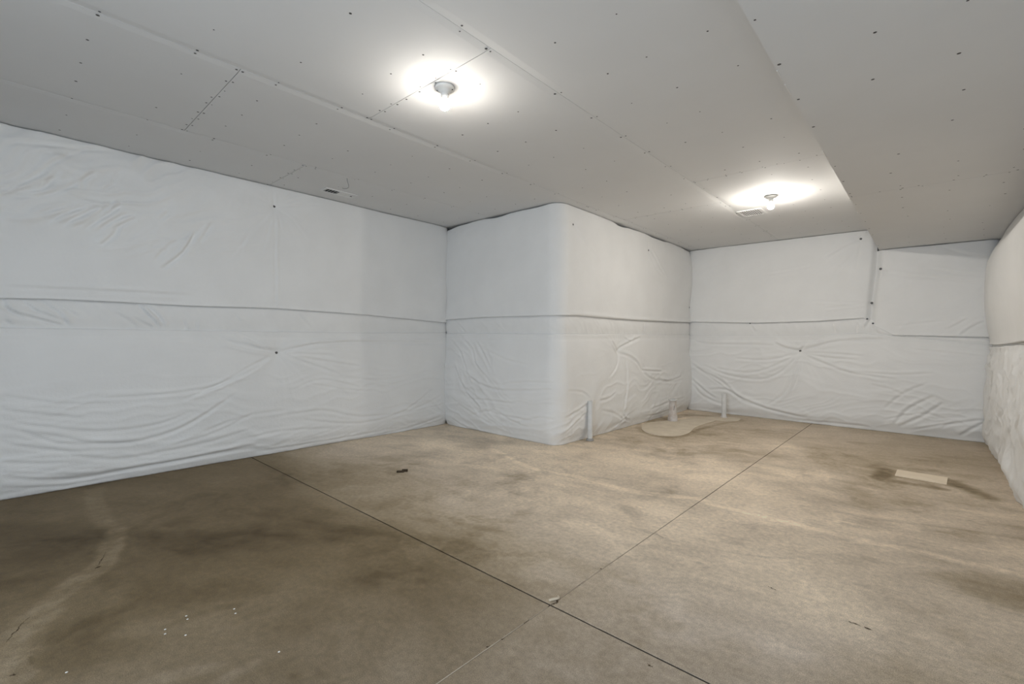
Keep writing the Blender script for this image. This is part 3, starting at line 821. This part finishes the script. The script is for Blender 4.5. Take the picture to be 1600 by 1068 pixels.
# ---- back wall
BBK = Blanket(path_back, px_back, X2-EXT, XR+EXT, [(1078, 502), (1180, 504), (1280, 501), (1355, 496), (1372, 507), (1400, 523), (1545, 526)], [(1078, 525), (1150, 525), (1250, 525), (1350, 521), (1400, 525), (1470, 532), (1545, 540)], H)
BBK.inner = [(X2-EXT, 1), (XR+EXT, -1)]
SSEAM = XS-0.02
pin(BBK, 1345, 373, 0.022, 0.06, 0.003, 0.3, 4); pin(BBK, 1362, 473, 0.014, 0.05, 0.003, 0.2, 4)
pin(BBK, 1250, 548, 0.055, 0.12, 0.007, 0.45, 7)
for pts, am, w, pr in (
        ([(1350, 360), (1347, 366), (1345, 373)], 6, 14, 'upper'), ([(1345, 376), (1330, 395), (1310, 415), (1290, 430)], 3, 16, 'upper'), ([(1346, 378), (1340, 410), (1335, 440)], 3, 14, 'upper'), ([(1342, 374), (1318, 385), (1290, 402)], 3, 14, 'upper'),
        ([(1360, 474), (1330, 477), (1290, 482)], 4, 14, 'upper'), ([(1360, 472), (1330, 472), (1270, 470)], 3, 14, 'upper'), ([(1190, 430), (1230, 424), (1270, 415)], 2, 14, 'upper'),
        ([(1390, 425), (1420, 432), (1460, 434), (1540, 440)], 4, 16, 'upper'), ([(1450, 418), (1500, 428), (1545, 430)], 3, 14, 'upper'), ([(1470, 385), (1500, 395), (1545, 405)], 3, 16, 'upper'),
        ([(1480, 515), (1500, 505), (1510, 498)], 5, 14, 'upper'), ([(1500, 525), (1520, 510), (1540, 502)], 5, 14, 'upper'), ([(1380, 436), (1385, 425), (1378, 420)], 5, 14, 'upper'), ([(1400, 510), (1440, 505), (1490, 500)], 2, 14, 'upper'),
        ([(1352, 512), (1358, 502), (1364, 494)], 12, 14, 'strip'), ([(1366, 505), (1368, 515), (1372, 522)], 8, 12, 'strip'), ([(1172, 506), (1180, 518)], 5, 12, 'strip'), ([(1340, 505), (1338, 520)], 4, 12, 'strip'), ([(1300, 505), (1306, 518)], 4, 12, 'strip'),
        ([(1210, 535), (1225, 543), (1250, 548)], 14, 20, 'lower'), ([(1250, 548), (1275, 541), (1310, 533), (1380, 530)], 10, 20, 'lower'), ([(1085, 532), (1110, 537), (1180, 538), (1215, 540)], 8, 16, 'lower'), ([(1250, 547), (1258, 540)], 10, 14, 'lower'),
        ([(1248, 552), (1200, 562), (1150, 560)], 7, 15, 'lower'), ([(1247, 553), (1210, 572), (1170, 582), (1120, 575)], 8, 16, 'lower'), ([(1247, 555), (1222, 580), (1190, 592), (1140, 586), (1100, 570)], 8, 16, 'lower'),
        ([(1249, 556), (1238, 590), (1225, 615), (1200, 632)], 8, 16, 'lower'), ([(1252, 556), (1246, 590), (1238, 610)], 5, 13, 'lower'), ([(1255, 552), (1290, 558), (1340, 562)], 7, 14, 'lower'), ([(1256, 554), (1290, 568), (1330, 582), (1400, 592)], 7, 15, 'lower'),
        ([(1256, 551), (1300, 552), (1350, 556)], 4, 13, 'lower'), ([(1078, 565), (1100, 580), (1130, 596), (1160, 625), (1190, 634)], 8, 18, 'lower'), ([(1080, 590), (1105, 612), (1120, 622)], 8, 16, 'lower'), ([(1110, 608), (1135, 608), (1160, 622), (1200, 638), (1260, 652)], 12, 18, 'lower'),
        ([(1085, 600), (1100, 618), (1140, 635)], 6, 16, 'lower'), ([(1090, 575), (1120, 595), (1150, 618)], 5, 13, 'lower'), ([(1240, 655), (1300, 660), (1360, 666)], 6, 13, 'lower'), ([(1330, 580), (1400, 585), (1460, 582)], 5, 14, 'lower'),
        ([(1398, 662), (1420, 638), (1460, 618)], 9, 18, 'lower'), ([(1405, 665), (1440, 650), (1475, 628)], 10, 18, 'lower'), ([(1420, 672), (1470, 663), (1510, 660)], 6, 13, 'lower'), ([(1500, 680), (1520, 668), (1543, 657)], 9, 16, 'lower'), ([(1470, 668), (1490, 660), (1543, 655)], 7, 14, 'lower'),
        ([(1380, 640), (1410, 615), (1450, 598)], 5, 16, 'lower'), ([(1420, 545), (1470, 550), (1540, 558)], 4, 16, 'lower'), ([(1360, 600), (1400, 610), (1420, 625)], 3, 14, 'lower'), ([(1380, 655), (1440, 645), (1480, 655)], 4, 12, 'lower'),
        ([(1085, 640), (1110, 645), (1150, 650)], 6, 12, 'lower')):
    stroke(BBK, pts, am*0.0010, w*0.001, (pr,))


def f_back(S, Z, part):
    if part == 'upper':
        g = -0.035*np.exp(-((S-SSEAM)/0.035)**2)*sstep(1.35, 1.6, Z) - 0.02*np.exp(-np.abs(S-SSEAM)/0.12)
        g = g + 0.05*sstep(SSEAM+0.3, XR, S)*sstep(1.7, 1.3, Z)*0
        return g + 0.0012*wrinkle(S, Z, 30, 0.12, 0.6, 31) + 0.003*wrinkle(S, Z, 35, 0.10, 0.4, 33)*sstep(SSEAM, SSEAM+0.2, S)
    if part == 'lower':
        sag = 0.28*np.abs(np.sin((S-px_back(1250, 548)[0])*0.95))
        return 0.0058*wrinkle(S, Z+sag*0.6, 0, 0.10, 1.0, 34, 0.5)*sstep(1.3, 0.9, Z) + 0.004*wrinkle(S, Z, 25, 0.08, 0.5, 35, 0.5)*sstep(0.6, 0.3, Z)
    return 0.0025*wrinkle(S, Z, -70, 0.06, 0.2, 36, 0.2)


BBK.fields.append(f_back)

# ---- right wall
BRW = Blanket(path_right, px_right, YF, Y3+EXT, [(1549, 537), (1570, 538), (1599, 532)], [(1549, 542), (1570, 542), (1599, 537)], ZS)
BRW.seam = [(YF, 1.25), (Y3, BRW.seam[-1][1])] if False else BRW.seam
BRW.inner = [(Y3+EXT, -1)]


def f_right(S, Z, part):
    b = 0.012*np.sin(S*1.9+0.5)
    if part == 'upper':
        return b + 0.03*np.sin(math.pi*np.clip((Z-1.2)/1.2, 0, 1)) - 0.05*sstep(ZS-0.35, ZS, Z) + 0.001*wrinkle(S, Z, 20, 0.1, 0.6, 41)
    if part == 'lower':
        return b*sstep(0, 0.3, Z) + 0.011*wrinkle(S, Z, 50, 0.13, 0.4, 42, 0.6) + 0.010*wrinkle(S, Z, -40, 0.11, 0.35, 43, 0.6) + 0.04*(fbm(S*3, Z*3, 44)-0.5) + 0.03*sstep(0.3, 0.05, Z)*(vnoise(S*2.5, Z*3, 45))
    return b+0.003*wrinkle(S, Z, 60, 0.08, 0.3, 46)


BRW.fields.append(f_right)


def fastener(par, bl, u=None, v=None, sz=None, part='upper', r=0.016, nrm=None, off=0.004):
    sp, zp = sz if sz else bl.px(u, v)
    (x, y, z), (nx, ny) = bl.at(sp, zp, part, off)
    if nrm: nx, ny = nrm
    o = link('fastener', FAST, M_pin, par)
    put(o, (x, y, z)); o.rotation_euler = Vector((nx, ny, 0)).to_track_quat('Z', 'Y').to_euler()
    o.scale = (r/0.016,)*3
    return o


_f = MB().lathe([(0.0001, 0.006), (0.006, 0.006), (0.0075, 0.002), (0.015, 0.0015), (0.016, -0.001), (0.016, -0.003)], 12)
FAST = mesh('fastener', _f.V, _f.F)


def corner_pin(par, x, y, v, nrm, u):
    """fastener in an inside corner groove at image height v"""
    d = ray(u, v); t = math.hypot(x, y)/math.hypot(d[0], d[1])
    z = CAMH+d[2]*t
    o = link('fastener', FAST, M_pin, par); put(o, (x, y, z)); o.rotation_euler = Vector((*nrm, 0)).to_track_quat('Z', 'Y').to_euler()
    return o


def blanket(bl, part, label, loc, strip=False, **kw):
    r = empty('insulation_blanket', loc); tag(r, label, 'insulation', 'white vinyl faced insulation blankets on the basement walls')
    def sheet(name, p, m, **k):
        me = bl.mesh(name, p, **k)
        me.transform(Matrix.Translation(-Vector(loc)))
        return link(name, me, m, r)
    sheet('facing', part, M_vinyl, **kw)
    if strip:
        o = sheet('seam_strip', 'strip', M_strip, **{k: v for k, v in kw.items() if k in ('smin', 'smax')})
        o['label'] = 'narrow flat strip along the top seam'
    return r


LU = blanket(BLW, 'upper', 'upper white insulation blanket on the left wall, right under the ceiling', (XL, 1.5, 1.5))
LL = blanket(BLW, 'lower', 'lower white insulation blanket on the left wall, down to the floor', (XL, 1.5, 0), True)
BU = blanket(BBX, 'upper', 'upper white insulation blanket wrapped round the jutting wall corner', (X2, Y1, 1.5))
BL = blanket(BBX, 'lower', 'lower wrinkled insulation blanket wrapped round the jutting corner, behind the pipes', (X2, Y1, 0), True)
KU = blanket(BBK, 'upper', 'upper insulation blanket on the back wall, left of the dropped soffit', (-2, Y3, 1.5), smax=SSEAM, bend=lambda z: -0.06*sstep(2.4, 1.5, z)*1.0)
KR = blanket(BBK, 'upper', 'upper insulation blanket on the back wall beneath the dropped soffit', (0, Y3, 1.5), smin=SSEAM, zt=ZS, bend=lambda z: -0.06*sstep(2.4, 1.5, z)*1.0)
KL = blanket(BBK, 'lower', 'lower creased insulation blanket across the whole back wall', (-1, Y3, 0), True)
RU = blanket(BRW, 'upper', 'upper insulation blanket on the right wall at the picture edge', (XR, 5, 1.5), ds=0.02)
RL = blanket(BRW, 'lower', 'lower crumpled insulation blanket on the right wall beside the floor patch', (XR, 5, 0), True, ds=0.02)

fastener(LU, BLW, 428, 323); fastener(LL, BLW, 432, 551, part='lower')
for par, v, u in ((LU, 381, 698), (LU, 458, 697), (LL, 548, 694), (LL, 643, 693)):
    corner_pin(par, XL+0.006, Y1-0.006, v, (1, -1), u)
fastener(BU, BBX, 893, 351, r=0.012); fastener(BU, BBX, 1012, 391, r=0.012)
for par, v, u in ((BU, 480, 1074), (BL, 550, 1074)):
    corner_pin(par, X2+0.005, Y3-0.005, v, (1, -1), u)
fastener(KU, BBK, 1345, 373); fastener(KU, BBK, 1362, 473); fastener(KL, BBK, 1355, 498, part='strip', r=0.012); fastener(KL, BBK, 1364, 505, part='strip', r=0.012)
fastener(KR, BBK, 1376, 420, off=0.02); fastener(KL, BBK, 1250, 548, part='lower')
fastener(KL, BBK, 1172, 505, part='strip', r=0.009)
for par, v, u in ((KR, 433, 1548), (KL, 562, 1547), (KL, 656, 1543)):
    corner_pin(par, XR-0.006, Y3-0.006, v, (-1, -1), u)

# ================================================================== LAMPHOLDERS WITH BARE BULBS
def lampholder(x, y, z, label, mb, rot=0.6):
    r = empty('ceiling_light', (x, y, z)); tag(r, label, 'ceiling light', 'bare bulb ceiling lampholders')
    MB().lathe([(0.0001, 0), (0.058, 0), (0.060, -0.003), (0.060, -0.012), (0.056, -0.016), (0.046, -0.018), (0.040, -0.026), (0.030, -0.034), (0.0285, -0.036)], 32).build('base', M_porc, r, smooth=True)
    MB().lathe([(0.0285, -0.036), (0.0225, -0.037), (0.0225, -0.046), (0.0245, -0.047), (0.0245, -0.056), (0.0215, -0.058), (0.013, -0.058)], 24).build('socket', M_porc, r, smooth=True)
    for s in (-1, 1):
        o = MB().lathe([(0.0001, -0.005), (0.0045, -0.004), (0.0055, 0)], 10).build('screw', M_pin, r)
        o.location = (s*0.047*math.cos(rot), s*0.047*math.sin(rot), -0.0165)
    cz = -0.058-0.052
    a0 = math.radians(94)
    neck = [(0.013, -0.056), (0.0135, -0.062), (0.017, -0.072)]+[(RB*math.sin(math.radians(a)), cz+RB*math.cos(math.radians(a))) for a in (44, 54, 63, 72, 81, 88, 94)]
    MB().lathe(neck, 28).build('bulb_neck', M_neck, r, smooth=True)
    prof = []
    for k in range(0, 13):
        a = a0+k*(math.pi-a0)/12; prof.append((max(0.0001, RB*math.sin(a)), cz+RB*math.cos(a)))
    bl_ = MB().lathe(prof, 28).build('bulb', mb, r, smooth=True); bl_['label'] = 'glowing round bulb'
    return r


for (u, v), lab in (((695, 136), 'bare lit bulb in white lampholder, the larger one in the ceiling centre'), ((1204.5, 306), 'bare lit bulb in white lampholder, the far one beside the soffit')):
    x, y = onfloor(u, v, H); lampholder(x, y, H, lab, M_bulb if u < 900 else M_bulb2)

# ================================================================== VENTS
def register(c, ux, uy, lx, ly, label, darkpart):
    """ceiling register: c centre, ux/uy unit axes in plan, lx/ly size"""
    r = empty('ceiling_vent', (c[0], c[1], H)); tag(r, label, 'vent')
    r.rotation_euler = (0, 0, math.atan2(ux[1], ux[0]))
    fr = MB(); w = 0.022
    for a, b_ in (((-lx/2, -ly/2), (lx/2, -ly/2+w)), ((-lx/2, ly/2-w), (lx/2, ly/2)), ((-lx/2, -ly/2+w), (-lx/2+w, ly/2-w)), ((lx/2-w, -ly/2+w), (lx/2, ly/2-w))):
        fr.box((a[0], a[1], -0.008), (b_[0], b_[1], -0.0005))
    o = fr.build('frame', M_vent, r)
    MB().box((-lx/2+w, -ly/2+w, -0.0030), (lx/2-w, ly/2-w, -0.0006)).build('duct_opening', M_dark, r)
    return r, w


c = onfloor(530, 301, H)
a1 = np.array(onfloor(509, 298, H)); a2 = np.array(onfloor(553, 305, H)); ll = float(np.linalg.norm(a2-a1))
print('vent1', c, a1, a2)
r, w = register(c, (0, 1), None, 0.36, 0.15, 'slim white register in the ceiling near the left wall', None)
for s in range(11):      # damper blades: the half nearer the camera stands open and dark
    x = -0.36/2+w+0.006+s*(0.316/10.6)
    op = s < 5
    bl_ = MB().box((-0.0015 if op else -0.0150, -0.053, -0.0015), (0.0015 if op else 0.0150, 0.053, 0.0005)).build('slat', M_vent, r)
    bl_.location = (x+0.006, 0, -0.0042)
MB().box((-0.008, -0.006, -0.003), (0.008, 0.006, 0)).build('lever', M_dark, r).location = (0.135, 0.0, -0.0072)
c = onfloor(1175, 331.5, H)
r, w = register(c, (0, 1), None, 0.30, 0.26, 'square white vent in the ceiling beside the far bulb', None)
for s in range(9):
    y = -0.13+w+0.012+s*0.0235
    bl_ = MB().box((-0.128, -0.0095, -0.0012), (0.128, 0.0095, 0.0012)).build('slat', M_vent, r)
    bl_.location = (0, y, -0.006); bl_.rotation_euler = (math.radians(14), 0, 0)

# hanging wire hook
x, y = onfloor(542, 278, H)
w_ = [(0, 0, 0), (0.004, 0.004, -0.03), (0.008, 0.012, -0.06), (0.008, 0.014, -0.085), (0.0, -0.004, -0.102), (-0.014, -0.026, -0.104), (-0.02, -0.035, -0.098)]
o = MB().tube(smooth_poly(w_, 3), 0.0028, 6).build('wire_hook', M_wire, None, (x, y, H-0.001), True)
tag(o, 'thin bent wire end hanging from the ceiling near the slim register', 'wire')

# ================================================================== PIPES
def pipe(u, v, rad, height, label, kind):
    x, y = onfloor(u, v)
    if kind == 'wall': x = X2+0.085; y = on_x(u, 655, x)[0]
    r = empty('drain_pipe', (x, y, 0)); tag(r, label, 'pipe')
    if kind == 'closet':
        MB().lathe([(rad*1.42, 0.004), (rad*1.42, 0.05), (rad*1.33, 0.075), (rad*1.06, 0.14), (rad, 0.15), (rad, height-0.02)], 28).build('pipe', M_pvc_dirty, r, smooth=True)
        MB().lathe([(rad, height-0.022), (rad*1.32, height-0.018), (rad*1.36, height-0.004), (rad*1.30, height), (rad*0.9, height), (rad*0.86, height-0.05), (0.0001, height-0.05)], 28).build('cap', M_pvc, r, smooth=False)
        s = MB().box((-0.005, -0.001, -0.035), (0.005, 0.001, 0.035)).build('printed_mark', M_wire, r)
        d = Vector((-x, -y, 0)).normalized(); d2 = Vector((d.x*math.cos(0.35)-d.y*math.sin(0.35), d.x*math.sin(0.35)+d.y*math.cos(0.35), 0))
        s.location = d2*rad+Vector((0, 0, height*0.62)); s.rotation_euler = (0.05, 0.12, math.atan2(d2.y, d2.x)+math.pi/2)
    else:
        MB().lathe([(rad, 0.003), (rad, height-0.003), (rad-0.002, height), (rad-0.006, height), (rad-0.006, height-0.05), (0.0001, height-0.05)], 24).build('pipe', M_pvc, r, smooth=True)
        MB().lathe([(rad+0.0005, 0.03), (rad+0.006, 0.028), (rad+0.016, 0.012), (rad+0.018, 0.003)], 20).build('foot_collar', M_conc if kind == 'wall' else M_pvc_dirty, r, smooth=True)
    return r


pipe(922, 684.5, 0.030, 0.475, 'tall slim white pipe tucked against the jutting wall insulation', 'wall')
pipe(1051, 657.5, 0.050, 0.325, 'stout capped white drain stub standing on the sandy round patch', 'closet')
pipe(1131, 652, 0.036, 0.375, 'slim white vent pipe stub nearest the back wall', 'free')

# ================================================================== SMALL LITTER
x, y = onfloor(628, 737)
s = MB(); s.box((-0.045, -0.02, 0), (0.02, 0.008, 0.012)); s.box((0.0, -0.004, 0.002), (0.05, 0.02, 0.02))
o = s.build('wood_scrap', M_scrap, None, (x, y, 0.0005)); o.rotation_euler = (0, 0.0, YAW+0.1)
tag(o, 'small dark brown scrap lying alone on the floor before the left wall', 'debris')
x, y = onfloor(868, 938)
o = MB().tube(smooth_poly([(-0.03, -0.012, 0.001), (-0.012, -0.004, 0.004), (0.006, 0.004, 0.006), (0.014, 0.016, 0.004), (0.008, 0.03, 0.001)], 3), 0.0065, 6).build('mortar_curl', M_chip, None, (x, y, 0.0035), True)
o.rotation_euler = (0, 0, YAW-0.2)
tag(o, 'tiny pale curl of joint sealant where the two floor joints cross', 'debris')
